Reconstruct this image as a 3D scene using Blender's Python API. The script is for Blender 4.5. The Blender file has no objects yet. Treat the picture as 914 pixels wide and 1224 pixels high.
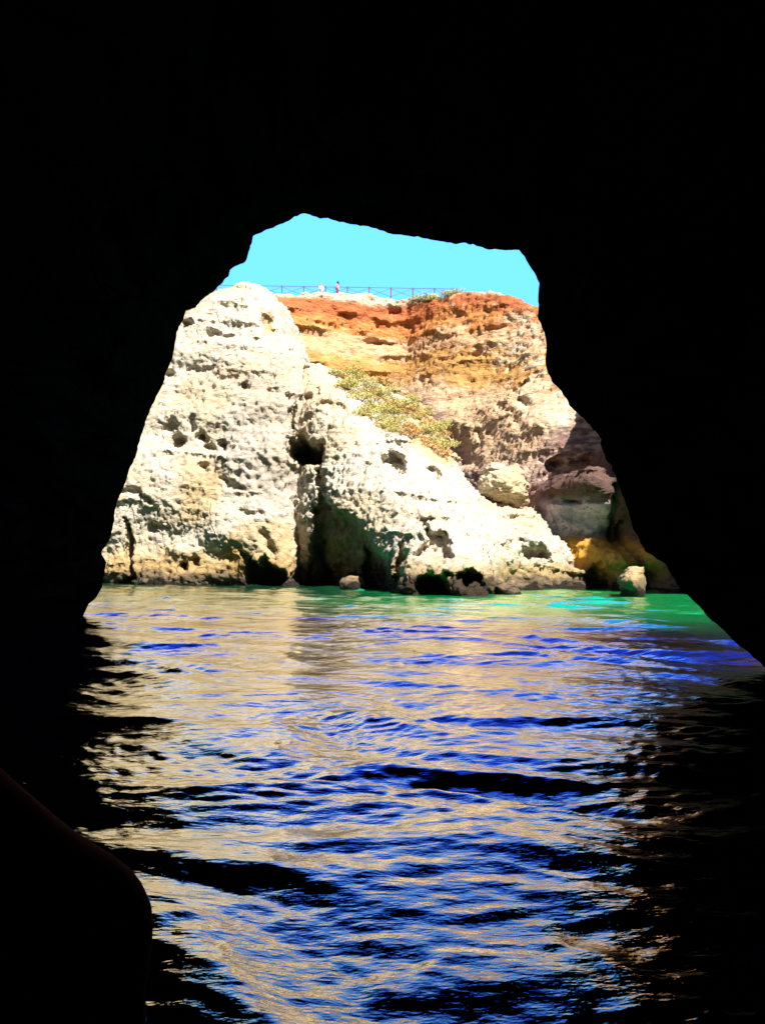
import bpy, bmesh, math, random
import numpy as np
import openvdb
from mathutils import Vector, Matrix
from mathutils.bvhtree import BVHTree

random.seed(7)
import time as _t
_T0 = _t.perf_counter()
def lap(n): pass
RNG = np.random.default_rng(11)
S = bpy.context.scene
COL = S.collection
F = 1105.0                     # focal length in photograph pixels
CAMZ = 1.8
PITCH = math.atan(48 / F)

def at(px, py, Y):
    """world point seen at photograph pixel (px, py) at distance Y along the view"""
    u, v = (px - 457) / F, (612 - py) / F
    dy = math.cos(PITCH) - v * math.sin(PITCH)
    dz = math.sin(PITCH) + v * math.cos(PITCH)
    return Vector((u / dy * Y, Y, CAMZ + dz / dy * Y))

# ------------------------------------------------------------------ noise
PERM = RNG.permutation(256).astype(np.int32)
PERM = np.concatenate([PERM, PERM, PERM])
GRAD = RNG.normal(size=(256, 3)).astype(np.float32)
GRAD /= np.linalg.norm(GRAD, axis=1, keepdims=True)

def pnoise(P):
    P = np.asarray(P, np.float32)
    i = np.floor(P).astype(np.int32)
    f = P - i
    i &= 255
    w = f * f * f * (f * (f * 6 - 15) + 10)
    out = np.zeros(len(P), np.float32)
    for dx in (0, 1):
        wx = w[:, 0] if dx else 1 - w[:, 0]
        for dy in (0, 1):
            wy = w[:, 1] if dy else 1 - w[:, 1]
            h2 = PERM[PERM[(i[:, 0] + dx) & 255] + ((i[:, 1] + dy) & 255)]
            for dz in (0, 1):
                wz = w[:, 2] if dz else 1 - w[:, 2]
                g = GRAD[PERM[h2 + ((i[:, 2] + dz) & 255)]]
                d = g[:, 0] * (f[:, 0] - dx) + g[:, 1] * (f[:, 1] - dy) + g[:, 2] * (f[:, 2] - dz)
                out += wx * wy * wz * d
    return out * 1.5

def fbm(P, scale, octaves=3, gain=0.5, off=0.0):
    P = np.asarray(P, np.float32)
    o = np.zeros(len(P), np.float32); a = 1.0; s = 1.0 / scale
    for k in range(octaves):
        o += a * pnoise(P * s + (17.3 * k + off)); a *= gain; s *= 2.03
    return o

def worley(P, off=0):
    """distance to the closest scattered point, one per unit cell"""
    P = np.asarray(P, np.float32)
    i = np.floor(P).astype(np.int32)
    best = np.full(len(P), 9.0, np.float32)
    for dx in (-1, 0, 1):
        for dy in (-1, 0, 1):
            for dz in (-1, 0, 1):
                c = i + np.array([dx, dy, dz], np.int32)
                h = PERM[PERM[PERM[(c[:, 0] + off) & 255] + (c[:, 1] & 255)] + (c[:, 2] & 255)]
                j = (GRAD[h] * 0.45 + 0.5)
                d = c + j - P
                best = np.minimum(best, (d * d).sum(1))
    return np.sqrt(best)

def sstep(a, b, x):
    t = np.clip((x - a) / (b - a), 0, 1)
    return t * t * (3 - 2 * t)

def smax(a, b, k):
    h = np.maximum(k - np.abs(a - b), 0) / k
    return np.maximum(a, b) + h * h * k * 0.25

def polydist(X, Z, poly):
    """signed distance (negative inside) to a polygon in X, Z"""
    d = np.full(X.shape, 1e9); s = np.ones(X.shape)
    n = len(poly)
    for k in range(n):
        ax, az = poly[k]; bx, bz = poly[k - 1]
        ex, ez = bx - ax, bz - az
        wx, wz = X - ax, Z - az
        t = np.clip((wx * ex + wz * ez) / (ex * ex + ez * ez + 1e-12), 0, 1)
        d = np.minimum(d, (wx - ex * t) ** 2 + (wz - ez * t) ** 2)
        c1 = Z >= az; c2 = Z < bz; c3 = ex * wz > ez * wx
        flip = (c1 & c2 & c3) | (~c1 & ~c2 & ~c3)
        s[flip] *= -1
    return s * np.sqrt(d)

def tps(pts, vals, X, Z, lam=0.02):
    pts = np.array(pts); vals = np.array(vals, float); n = len(pts)
    def U(r2): return np.where(r2 > 1e-9, 0.5 * r2 * np.log(r2 + 1e-12), 0)
    r2 = ((pts[:, None] - pts[None]) ** 2).sum(2)
    A = np.zeros((n + 3, n + 3)); A[:n, :n] = U(r2) + lam * np.eye(n)
    A[:n, n] = 1; A[:n, n + 1:] = pts; A[n, :n] = 1; A[n + 1:, :n] = pts.T
    sol = np.linalg.solve(A, np.concatenate([vals, np.zeros(3)]))
    o = sol[n] + sol[n + 1] * X + sol[n + 2] * Z
    for k in range(n):
        o = o + sol[k] * U((X - pts[k, 0]) ** 2 + (Z - pts[k, 1]) ** 2)
    return o

def blob(px, py, rx, ry, rot=0, n=12, seed=0):
    r = random.Random(seed * 31 + int(px * 7 + py))
    o = []
    for k in range(n):
        a = 2 * math.pi * k / n; q = r.uniform(0.8, 1.15)
        x, y = rx * q * math.cos(a), ry * q * math.sin(a)
        c, s = math.cos(rot), math.sin(rot)
        o.append((px + x * c - y * s, py + x * s + y * c))
    return o

def strip(pts, w):
    """polygon of a crack: a polyline with a width in pixels"""
    L, R = [], []
    for k, (x, y) in enumerate(pts):
        x0, y0 = pts[max(k - 1, 0)]; x1, y1 = pts[min(k + 1, len(pts) - 1)]
        l = math.hypot(x1 - x0, y1 - y0) or 1
        nx, ny = -(y1 - y0) / l, (x1 - x0) / l
        ww = w * (0.25 if k in (0, len(pts) - 1) else 0.5)
        L.append((x + nx * ww, y + ny * ww)); R.append((x - nx * ww, y - ny * ww))
    return L + R[::-1]

# ------------------------------------------------------------------ mesh helpers
def mesh_from(name, V, Fq, smooth=True):
    me = bpy.data.meshes.new(name)
    V = np.asarray(V, np.float32); Fq = np.asarray(Fq, np.int32)
    n = Fq.shape[1]
    me.vertices.add(len(V)); me.vertices.foreach_set('co', V.ravel())
    me.loops.add(Fq.size); me.loops.foreach_set('vertex_index', Fq.ravel())
    me.polygons.add(len(Fq)); me.polygons.foreach_set('loop_start', np.arange(0, Fq.size, n, dtype=np.int32))
    me.update(calc_edges=True); me.validate()
    me.polygons.foreach_set('use_smooth', np.full(len(me.polygons), smooth, bool))
    return me

def vnormals(me):
    N = np.empty(len(me.vertices) * 3, np.float32); me.vertices.foreach_get('normal', N); return N.reshape(-1, 3)

def coords(me):
    V = np.empty(len(me.vertices) * 3, np.float32); me.vertices.foreach_get('co', V); return V.reshape(-1, 3)

def setco(me, V):
    me.vertices.foreach_set('co', np.asarray(V, np.float32).ravel()); me.update()

def attr(me, name, vals):
    a = me.attributes.new(name, 'FLOAT', 'POINT'); a.data.foreach_set('value', np.asarray(vals, np.float32))

def iso(name, f, origin, vox):
    g = openvdb.FloatGrid(9.0)
    g.copyFromArray(np.ascontiguousarray(f.astype(np.float32)))
    P, Q = g.convertToQuads(0.0)
    V = P * vox + np.array(origin)
    me = mesh_from(name, V, Q)
    # outward winding: the volume must be positive
    a, b, c = V[Q[:, 0]], V[Q[:, 1]], V[Q[:, 2]]; d = V[Q[:, 3]]
    vol = (np.einsum('ij,ij->i', a, np.cross(b, c)) + np.einsum('ij,ij->i', a, np.cross(c, d))).sum()
    if vol < 0:
        me.flip_normals(); me.update()
    return me

def link(name, me, mat=None, parent=None):
    o = bpy.data.objects.new(name, me); COL.objects.link(o)
    if mat: me.materials.append(mat)
    if parent: o.parent = parent
    return o

def tag(o, label=None, cat=None, group=None, kind=None):
    if label: o['label'] = label
    if cat: o['category'] = cat
    if group: o['group'] = group
    if kind: o['kind'] = kind
    return o

def empty(name, loc, rz=0):
    o = bpy.data.objects.new(name, None); COL.objects.link(o)
    o.location = loc; o.rotation_euler = (0, 0, rz); o.empty_display_size = 0.2
    return o

# ------------------------------------------------------------------ node helpers
class NT:
    def __init__(s, tree): s.t = tree
    def n(s, typ, **kw):
        nd = s.t.nodes.new(typ)
        ins = kw.pop('ins', {})
        for k, v in kw.items(): setattr(nd, k, v)
        for k, v in ins.items():
            sock = nd.inputs[k]
            if hasattr(v, 'is_output') or isinstance(v, bpy.types.NodeSocket): s.t.links.new(v, sock)
            else: sock.default_value = v
        return nd
    def math(s, op, a, b=0.0, c=None, clamp=False):
        ins = {0: a, 1: b}
        if c is not None: ins[2] = c
        return s.n('ShaderNodeMath', operation=op, use_clamp=clamp, ins=ins).outputs[0]
    def mix(s, fac, a, b, mode='MIX'):
        nd = s.t.nodes.new('ShaderNodeMix'); nd.data_type = 'RGBA'; nd.blend_type = mode
        for idx, v in ((0, fac), (6, a), (7, b)):
            if isinstance(v, bpy.types.NodeSocket): s.t.links.new(v, nd.inputs[idx])
            else: nd.inputs[idx].default_value = v if idx == 0 else (*v, 1)[:4]
        return nd.outputs[2]
    def ramp(s, fac, lo, hi, a=0.0, b=1.0):
        return s.n('ShaderNodeMapRange', interpolation_type='SMOOTHSTEP', ins={0: fac, 1: lo, 2: hi, 3: a, 4: b}).outputs[0]
    def noise(s, vec, scale, detail=4, rough=0.55, dist=0.0):
        return s.n('ShaderNodeTexNoise', ins={'Vector': vec, 'Scale': scale, 'Detail': detail, 'Roughness': rough, 'Distortion': dist}).outputs[0]
    def attr(s, name):
        return s.n('ShaderNodeAttribute', attribute_name=name).outputs['Fac']

def material(name):
    m = bpy.data.materials.new(name); m.use_nodes = True
    m.node_tree.nodes.clear()
    T = NT(m.node_tree)
    out = T.n('ShaderNodeOutputMaterial'); b = T.n('ShaderNodeBsdfPrincipled')
    m.node_tree.links.new(b.outputs[0], out.inputs[0])
    return m, T, b

def plain(name, col, rough=0.7, var=0.15, scale=8.0):
    m, T, b = material(name)
    pos = T.n('ShaderNodeTexCoord').outputs['Object']
    c = T.mix(T.noise(pos, scale), tuple(x * (1 - var) for x in col), tuple(x * (1 + var) for x in col))
    m.node_tree.links.new(c, b.inputs['Base Color'])
    b.inputs['Roughness'].default_value = rough; b.inputs['Specular IOR Level'].default_value = .08
    return m

def limestone(name, cream=(.64, .565, .45), warm=(.60, .48, .32), grey=(.36, .31, .28), bump=1.0, extra=None, stain=(.48, .31, .11)):
    m, T, b = material(name)
    L = m.node_tree.links
    pos = T.n('ShaderNodeNewGeometry').outputs['Position']
    z = T.n('ShaderNodeSeparateXYZ', ins={0: pos}).outputs[2]
    flat = T.n('ShaderNodeMapping', ins={'Vector': pos, 'Scale': (1, 1, 2.6)}).outputs[0]
    big = T.noise(pos, .22, 4)
    mid = T.noise(flat, .9, 6, .62, .4)
    fine = T.noise(flat, 4.5, 6, .7)
    c = T.mix(T.ramp(big, .42, .64), cream, warm)
    c = T.mix(T.math('MULTIPLY', T.ramp(mid, .52, .68), .65), c, grey)
    c = T.mix(T.math('MULTIPLY', T.attr('rough_shade'), T.ramp(T.noise(pos, 1.6, 5, .7), .35, .6, .2, .8)), c, (.43, .365, .32))  # grey of shadowed rough patches, painted into the colour
    c = T.mix(T.math('MULTIPLY', T.attr('ochre'), T.ramp(mid, .25, .5, .45, 1.)), c, stain)
    if extra: c = T.mix(T.attr(extra[0]), c, T.mix(T.ramp(mid, .4, .6), extra[1], extra[2]))
    # small pores and specks, their tiny shadows painted into the colour
    pore = T.n('ShaderNodeTexVoronoi', ins={'Vector': flat, 'Scale': 3.2}).outputs['Distance']
    pmask = T.math('MULTIPLY', T.ramp(pore, .26, .10), T.ramp(T.noise(pos, .7, 3), .5, .62))
    c = T.mix(T.math('MULTIPLY', pmask, .85), c, (.10, .065, .045))
    c = T.mix(T.math('MULTIPLY', T.ramp(fine, .56, .70), .65), c, (.22, .155, .105))
    wp = T.n('ShaderNodeMix', data_type='VECTOR', ins={0: .35, 4: pos, 5: T.n('ShaderNodeTexNoise', ins={'Vector': pos, 'Scale': .8, 'Detail': 3}).outputs['Color']}).outputs[1]
    ed = T.n('ShaderNodeTexVoronoi', feature='DISTANCE_TO_EDGE', ins={'Vector': T.n('ShaderNodeMapping', ins={'Vector': wp, 'Scale': (1.5, 1, .55)}).outputs[0], 'Scale': .75}).outputs['Distance']
    crk = T.math('MULTIPLY', T.ramp(ed, .045, .0), T.ramp(T.noise(pos, .35, 2), .52, .62))
    c = T.mix(T.math('MULTIPLY', crk, .35), c, (.16, .11, .075))
    # tidal stain
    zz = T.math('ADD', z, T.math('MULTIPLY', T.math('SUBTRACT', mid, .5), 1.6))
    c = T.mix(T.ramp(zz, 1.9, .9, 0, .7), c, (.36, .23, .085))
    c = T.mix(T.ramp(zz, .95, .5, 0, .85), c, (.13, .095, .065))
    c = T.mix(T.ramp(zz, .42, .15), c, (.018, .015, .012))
    c = T.mix(T.attr('dark'), c, (.035, .024, .016))  # mask for recesses, undercuts and shaded rock: shade put into the colour
    L.new(c, b.inputs['Base Color'])
    b.inputs['Roughness'].default_value = .9
    b.inputs['Specular IOR Level'].default_value = .15
    h = T.math('ADD', T.math('MULTIPLY', mid, .35), T.math('MULTIPLY', fine, .22))
    h = T.math('SUBTRACT', h, T.math('MULTIPLY', pmask, .18))
    h = T.math('SUBTRACT', h, T.math('MULTIPLY', crk, .16))
    h = T.math('SUBTRACT', h, T.math('MULTIPLY', T.math('ABSOLUTE', T.math('SUBTRACT', T.noise(flat, 6.5, 3, .6), .5)), .45))
    h = T.math('ADD', h, T.math('MULTIPLY', T.noise(pos, 14, 4, .7), .09))
    bp = T.n('ShaderNodeBump', ins={'Strength': .9 * bump, 'Distance': .55, 'Height': h})
    L.new(bp.outputs[0], b.inputs['Normal'])
    return m

# ------------------------------------------------------------------ rock masses
def build_mass(name, outline, relief, back, vox, carves=(), k=1.6, noise=((4.0, .55), (1.5, .16), (.7, .10)), strata=.18,
               strata_len=1.3, ymin=None, zmin=-1.6, warp=.26, fine=((.5, .075), (.24, .05)), pits=.0, lam=.02, calm=0.0, rough=None, step=.15):
    poly = [(p.x, p.z) for p in (at(*q) for q in outline)]
    rp = [at(*q) for q in relief]
    xs = [p[0] for p in poly]; zs = [p[1] for p in poly]
    zs_top = max(zs)
    x0, x1 = min(xs) - 1, max(xs) + 1
    z0, z1 = zmin - .6, max(zs) + 1.0
    y0 = (ymin if ymin is not None else min(q[2] for q in relief) - 2.0); y1 = back + 1.0
    nx, ny, nz = [int((b - a) / vox) + 1 for a, b in ((x0, x1), (y0, y1), (z0, z1))]
    X = x0 + np.arange(nx) * vox; Y = y0 + np.arange(ny) * vox; Z = z0 + np.arange(nz) * vox
    X2, Z2 = np.meshgrid(X, Z, indexing='ij')
    P2 = np.stack([X2.ravel(), np.zeros(X2.size), Z2.ravel()], 1)
    wx = fbm(P2, .9, 3, off=3).reshape(X2.shape) * warp; wz = fbm(P2, .9, 3, off=9).reshape(X2.shape) * warp
    d2 = polydist(X2 + wx * .6, Z2 + wz * .6, poly)
    yf = tps([(p.x, p.z) for p in rp], [p.y for p in rp], X2, Z2, lam)
    yf = np.clip(yf, y0 + .8, back - 1.0)
    base = yf.copy()
    for c in carves:
        pl, depth = c[0], c[1]; soft = c[2] if len(c) > 2 else .22
        # the pixel polygon is put at the depth the face has there
        cx = sum(q[0] for q in pl) / len(pl); cy = sum(q[1] for q in pl) / len(pl)
        Yc = 50.0
        for _ in range(6):
            p = at(cx, cy, Yc)
            ix = int(np.clip((p.x - x0) / vox, 0, nx - 1)); iz = int(np.clip((p.z - z0) / vox, 0, nz - 1))
            Yc = base[ix, iz]
        pw = [(p.x, p.z) for p in (at(q[0], q[1], Yc) for q in pl)]
        d = polydist(X2 + wx, Z2 + wz, pw)
        yf += depth * sstep(soft * .6, -soft, d)
    f = smax(d2[:, None, :], yf[:, None, :] - Y[None, :, None], k)
    f = smax(f, Y[None, :, None] - back, 1.0)
    f = np.maximum(f, (zmin - Z)[None, None, :])
    f = np.ascontiguousarray(np.broadcast_to(f, (nx, ny, nz))).astype(np.float32)
    m = np.abs(f) < 1.6
    ii = np.nonzero(m)
    P = np.stack([X[ii[0]], Y[ii[1]], Z[ii[2]]], 1).astype(np.float32)
    add = np.zeros(len(P), np.float32)
    Pf = P * np.array([1, 1, 1.7], np.float32)
    for s, a in noise:
        n_ = pnoise(Pf / s + s * 7.7)
        add += a * (n_ if s > 2 else (0.5 - np.abs(n_) * 1.6))
    if strata:
        wz_ = P[:, 2] + .9 * pnoise(P / 6.0) + .05 * P[:, 0]
        u_ = (wz_ / strata_len + .35 * pnoise(P / 9.0 + 11)) % 1.0
        prot = (1 - u_) ** 2 * sstep(0, .06, u_)
        add -= strata * prot * sstep(-.25, .3, pnoise(P / np.array([3.2, 3.2, 1.6], np.float32) + 40)) - .3 * strata
    if calm: add *= 1 - calm * sstep(-2.2, -.2, d2[ii[0], ii[2]]) * (P[:, 2] > zs_top - 9)
    f[ii] += add
    me = iso(name, f, (x0, y0, z0), vox)
    V = coords(me); N = vnormals(me)
    disp = np.zeros(len(V), np.float32)
    for s, a in fine:
        n_ = pnoise(V * np.array([1, 1, 1.5], np.float32) / s + 5)
        disp += a * (.25 - np.abs(n_)) * 2
    stp = fbm(V * np.array([.8, .8, 1.6], np.float32), 2.1, 4, off=33) * 3.4   # stepped breaks
    disp += step * (np.floor(stp) + sstep(.82, 1.0, stp - np.floor(stp)) - stp)
    if pits:
        rg = rough(V) if rough else 0
        if rough: disp += rg * (.32 * (.2 - np.abs(pnoise(V / .55 + 70))) + .12 * (.2 - np.abs(pnoise(V / .27 + 90))))
        msk = np.clip(sstep(.05, .35, fbm(V * np.array([.6, .6, 1.6], np.float32), 2.2, 2, off=21)) + sstep(1.5, .6, V[:, 2]) + rg * .25, 0, 1)
        w = worley(V / .62); disp -= pits * msk * sstep(.42, .12, w)
        w = worley(V / .30, 5); disp -= pits * .5 * sstep(.40, .15, w) * sstep(.0, .3, fbm(V, 1.3, 2, off=50))
    setco(me, V + N * disp[:, None])
    lap(name)
    return me

def to_px(V):
    """photograph pixel of every world point (used to place stains and painted shade where the photograph has them)"""
    c, s = math.cos(PITCH), math.sin(PITCH)
    y = V[:, 1]; z = V[:, 2] - CAMZ
    d = y * c + z * s; h = -y * s + z * c
    return 457 + F * V[:, 0] / d, 612 - F * h / d

def soft(V, poly, e=6):
    px, py = to_px(V)
    return sstep(e, -e, polydist(px + 0., py + 0., poly) + 5 * fbm(V, .9, 2))

# ---- the tall pale stack
stack_out = [(-40, 745, 55), (-30, 640, 56), (0, 500, 57), (60, 410, 57), (150, 366, 57), (215, 343, 57), (250, 327, 57), (285, 320, 57), (306, 327, 57),
             (325, 343, 57), (342, 364, 57), (354, 391, 56), (359, 415, 55), (364, 440, 54), (385, 470, 53), (395, 560, 52), (392, 745, 51)]
stack_rel = [(0, 690, 55.5), (30, 600, 56), (80, 480, 57), (60, 698, 53.5), (130, 698, 52.3), (190, 698, 51), (250, 698, 50.2), (310, 700, 49.7), (365, 700, 50.3), (395, 690, 52),
             (130, 600, 53.3), (200, 600, 51.6), (270, 600, 50.6), (340, 600, 50.6), (385, 600, 52.2), (160, 500, 54.2), (220, 500, 53.0), (290, 500, 52.0), (345, 500, 51.8), (385, 500, 53),
             (225, 420, 55.2), (280, 420, 54.2), (340, 430, 54.0), (360, 450, 54.4), (230, 360, 57.5), (285, 345, 57), (285, 380, 55.5), (330, 380, 56.2), (350, 400, 57)]
hole_big = [(345, 524), (356, 521), (372, 525), (385, 537), (387, 553), (379, 558), (366, 555), (352, 550), (346, 538)]
stack_carve = [(blob(204, 509, 9, 7), .7), (blob(213, 526, 11, 8), 1.1), (blob(240, 522, 8, 7), 1.1), (blob(247, 533, 5, 4), .7), (blob(262, 531, 5, 8, -.5), .9),
               (blob(229, 506, 4, 9, .3), .8), (blob(242, 557, 6, 4), .6), (blob(222, 389, 7, 7), .9), (blob(254, 398, 11, 6, .7), .9), (blob(270, 403, 12, 3.5, -.15), .6),
               (blob(318, 384, 7, 14, -.3), .45), (blob(292, 458, 9, 4, .1), 1.1), (blob(240, 441, 18, 4, .1), .55), (blob(268, 449, 14, 3.5, .2), .55), (blob(330, 463, 6, 5), .7), (blob(346, 470, 6, 5), .8),
               (blob(361, 472, 9, 5), 1.0), (blob(375, 466, 5, 7), .8), (blob(393, 482, 16, 4), .9), (blob(305, 405, 8, 3), .4), (blob(345, 415, 7, 5), .6), (blob(248, 345, 12, 3, .3), .4),
               (blob(275, 365, 16, 4, .3), .45), (blob(202, 448, 6, 4), .6),
               (strip([(344, 470), (348, 492), (351, 520)], 6), 1.0, .12), (hole_big, 6.0),
               (strip([(378, 555), (381, 572), (392, 592)], 9), 1.4, .12), (strip([(372, 560), (364, 600), (370, 640), (360, 690), (358, 715)], 16), 2.0),
               (strip([(146, 618), (153, 645), (154, 665), (160, 690)], 6), 1.0, .12), ([(134, 703), (148, 692), (158, 688), (162, 703)], 1.6), (blob(219, 676, 4, 9), .9), (blob(230, 673, 3, 8), .8),
               ([(289, 660), (297, 670), (308, 676), (318, 664), (330, 676), (341, 690), (342, 706), (300, 706), (293, 690)], 2.1),
               ([(312, 632), (322, 640), (330, 662), (322, 664), (312, 650)], .5), (blob(300, 612, 16, 3.5, .3), .5), (blob(165, 592, 24, 3, .45), .5), (blob(185, 630, 16, 4), .4), (blob(275, 578, 18, 3.5, .5), .5)]
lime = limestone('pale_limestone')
stack_rough = lambda V: soft(V, [(255, 490), (340, 470), (380, 520), (372, 570), (350, 630), (300, 610), (265, 560)], 18) + .9 * soft(V, [(225, 432), (300, 440), (395, 465), (395, 490), (330, 485), (250, 465)], 10) + .7 * soft(V, [(120, 675), (350, 670), (350, 705), (120, 705)], 6) + .5 * soft(V, [(220, 380), (290, 390), (290, 420), (220, 420)], 10)
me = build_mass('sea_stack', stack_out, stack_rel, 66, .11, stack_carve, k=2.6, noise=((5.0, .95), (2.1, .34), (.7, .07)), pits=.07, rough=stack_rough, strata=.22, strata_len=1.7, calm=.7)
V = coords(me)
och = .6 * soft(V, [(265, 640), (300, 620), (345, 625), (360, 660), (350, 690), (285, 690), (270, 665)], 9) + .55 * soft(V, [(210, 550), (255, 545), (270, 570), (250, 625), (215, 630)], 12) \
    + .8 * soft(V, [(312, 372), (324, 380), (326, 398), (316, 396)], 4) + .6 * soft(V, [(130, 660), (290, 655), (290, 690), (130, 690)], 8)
attr(me, 'ochre', np.clip(och, 0, 1)); attr(me, 'dark', .8 * soft(V, [(289, 664), (341, 684), (345, 706), (296, 706)], 5)); attr(me, 'rough_shade', np.clip(stack_rough(V), 0, 1))  # the last two masks paint the shade of base recess and rough patches
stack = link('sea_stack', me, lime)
tag(stack, 'tall pale limestone sea stack with a rounded top and a row of holes', 'rock')

# ---- the lower ridge running out from the stack
ridge_out = [(330, 745, 50), (335, 470, 54), (350, 440, 56), (367, 428, 57), (400, 438, 58), (430, 445, 58), (470, 458, 58), (505, 475, 57), (530, 497, 55), (541, 520, 53), (545, 550, 51), (560, 566, 49), (580, 588, 48),
             (605, 597, 48), (650, 611, 48), (668, 640, 46.5), (688, 672, 45.5), (706, 684, 45), (710, 730, 45)]
ridge_rel = [(350, 700, 51.5), (350, 560, 52.5), (350, 470, 55), (385, 700, 49.5), (420, 700, 47), (455, 706, 42.5), (480, 709, 39.4), (500, 711, 38.6), (540, 713, 38), (588, 713, 38.2), (600, 708, 41.2), (625, 704, 43.4), (660, 704, 44), (700, 705, 44.6),
             (400, 640, 46.8), (440, 640, 44.0), (480, 650, 41.2), (520, 650, 40.2), (570, 650, 40.6), (600, 660, 42.8), (640, 650, 44.8), (670, 660, 45.6), (680, 685, 44.9),
             (390, 580, 48.4), (440, 590, 45.6), (500, 600, 43.4), (560, 610, 43.6), (610, 625, 45.6), (650, 625, 47),
             (385, 520, 50.2), (430, 530, 48.8), (480, 560, 46.6), (530, 580, 45.6), (580, 602, 46.6), (375, 475, 52), (425, 496, 51), (480, 527, 49.2), (525, 556, 47.8),
             (365, 440, 56), (400, 446, 57), (440, 455, 57.5), (480, 472, 57), (520, 500, 55.5), (535, 525, 53), (455, 492, 53.8), (500, 512, 52.6)]
ridge_carve = [([(378, 580), (388, 596), (402, 612), (420, 618), (436, 640), (452, 660), (463, 676), (466, 716), (440, 716), (424, 690), (410, 684), (404, 700), (398, 716), (350, 716), (362, 690), (368, 640), (372, 600)], 1.9),
               ([(372, 716), (378, 660), (384, 650), (394, 690), (398, 716)], 1.4), ([(428, 716), (436, 650), (448, 660), (464, 690), (466, 716)], 1.2),
               (hole_big, 6.0), (strip([(378, 555), (381, 572), (392, 592)], 9), 1.4, .12), (strip([(344, 470), (348, 492), (351, 520)], 6), 1.0, .12),
               ([(482, 648), (484, 668), (479, 690), (482, 716), (462, 716), (470, 690)], 1.5), ([(496, 720), (500, 694), (512, 686), (528, 690), (538, 703), (541, 720)], 3.2), ([(549, 686), (560, 682), (578, 687), (574, 698), (562, 706), (553, 698)], 2.4),
               (blob(537, 687, 8, 6), .8), (blob(585, 707, 6, 7), .9), (blob(546, 703, 5, 8), .8),
               ([(510, 623), (519, 636), (534, 636), (541, 671), (522, 675), (494, 667), (503, 648), (511, 642)], 1.3, .15), (blob(500, 636, 13, 5, .2), -.4, .3),
               ([(457, 545), (467, 535), (478, 545), (485, 557), (480, 567), (470, 561), (458, 559)], 1.3), (blob(519, 565, 10, 9), .7), (blob(563, 575, 10, 6), .8), (strip([(466, 517), (474, 528), (482, 537)], 5), .7, .12),
               (strip([(505, 622), (530, 620), (552, 624)], 5), .6, .12), (strip([(506, 600), (509, 612)], 5), .5, .12), (blob(395, 483, 15, 4), .9), (blob(368, 473, 8, 6), .9), (blob(378, 465, 5, 8), .7),
               ([(625, 661), (645, 654), (661, 661), (655, 668), (640, 668), (634, 675), (627, 670)], 1.3), (blob(560, 640, 8, 6), .35), (blob(575, 600, 10, 3, .3), .4), (strip([(590, 648), (625, 650), (668, 672)], 5), .4, .15)]
ridge_rough = lambda V: soft(V, [(480, 684), (596, 684), (596, 720), (480, 720)], 6) + .8 * soft(V, [(590, 605), (660, 620), (705, 690), (600, 690)], 10) + .6 * soft(V, [(400, 500), (440, 540), (430, 590), (395, 570)], 12) + .8 * soft(V, [(352, 672), (470, 670), (474, 718), (352, 718)], 6)
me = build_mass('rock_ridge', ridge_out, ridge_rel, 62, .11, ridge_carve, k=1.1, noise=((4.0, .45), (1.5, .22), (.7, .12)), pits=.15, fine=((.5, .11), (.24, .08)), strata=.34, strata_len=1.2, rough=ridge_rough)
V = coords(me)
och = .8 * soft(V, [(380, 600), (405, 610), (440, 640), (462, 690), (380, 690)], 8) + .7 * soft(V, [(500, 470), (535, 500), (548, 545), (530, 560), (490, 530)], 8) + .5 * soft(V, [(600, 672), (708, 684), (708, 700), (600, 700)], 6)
drk = .22 * soft(V, [(372, 590), (405, 612), (440, 640), (465, 690), (470, 720), (352, 720), (368, 640)], 6) + .9 * soft(V, [(480, 690), (590, 688), (592, 716), (480, 716)], 5) + .75 * soft(V, [(352, 672), (400, 690), (470, 670), (474, 718), (352, 718)], 6)  # paints crevice and undercut shade, along with wet algae and seaweed at the foot
attr(me, 'ochre', np.clip(och, 0, 1)); attr(me, 'dark', np.clip(drk, 0, .95)); attr(me, 'rough_shade', .6 * np.clip(ridge_rough(V), 0, 1))
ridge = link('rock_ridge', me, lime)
tag(ridge, 'low pale limestone ridge sloping down to the water, undercut and dark along its foot', 'rock')

# ---- the high banded cliff behind
cliff_out = [(-200, 760, 86), (-200, 360, 86), (150, 352, 87), (310, 350, 88), (345, 349, 88), (372, 350.5, 89), (400, 352.5, 90), (430, 350, 90), (455, 353, 90), (490, 355, 90), (508, 355, 88.5), (527, 351, 86.5), (545, 343, 85),
             (565, 340, 83.5), (590, 340, 82), (615, 344, 80), (640, 353, 78), (700, 374, 74), (800, 395, 70), (1050, 410, 66), (1050, 760, 66)]
cliff_rel = [(-150, 400, 86), (-150, 680, 84), (0, 400, 85), (0, 680, 83), (150, 400, 85), (300, 365, 87), (300, 440, 85), (300, 690, 80), (330, 390, 86.2), (380, 365, 88), (380, 420, 86.5), (430, 365, 89.5), (430, 430, 88), (478, 370, 90.3), (484, 420, 89.3),
             (480, 460, 87), (400, 480, 84), (450, 690, 80), (520, 370, 87.6), (540, 400, 84.4), (575, 370, 83.6), (598, 372, 81.6), (600, 420, 80.2), (590, 450, 79), (530, 450, 82.2), (520, 490, 79.5), (545, 520, 76.5), (560, 470, 79),
             (640, 380, 79), (640, 430, 75.5), (620, 460, 74), (650, 460, 71.5), (580, 520, 73), (560, 570, 72), (610, 520, 69), (600, 570, 67), (640, 500, 67), (690, 500, 65), (720, 530, 62), (660, 545, 63.5), (690, 575, 60), (740, 600, 58), (660, 600, 61), (640, 640, 62), (700, 690, 60), (900, 500, 60), (900, 690, 57)]
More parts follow.
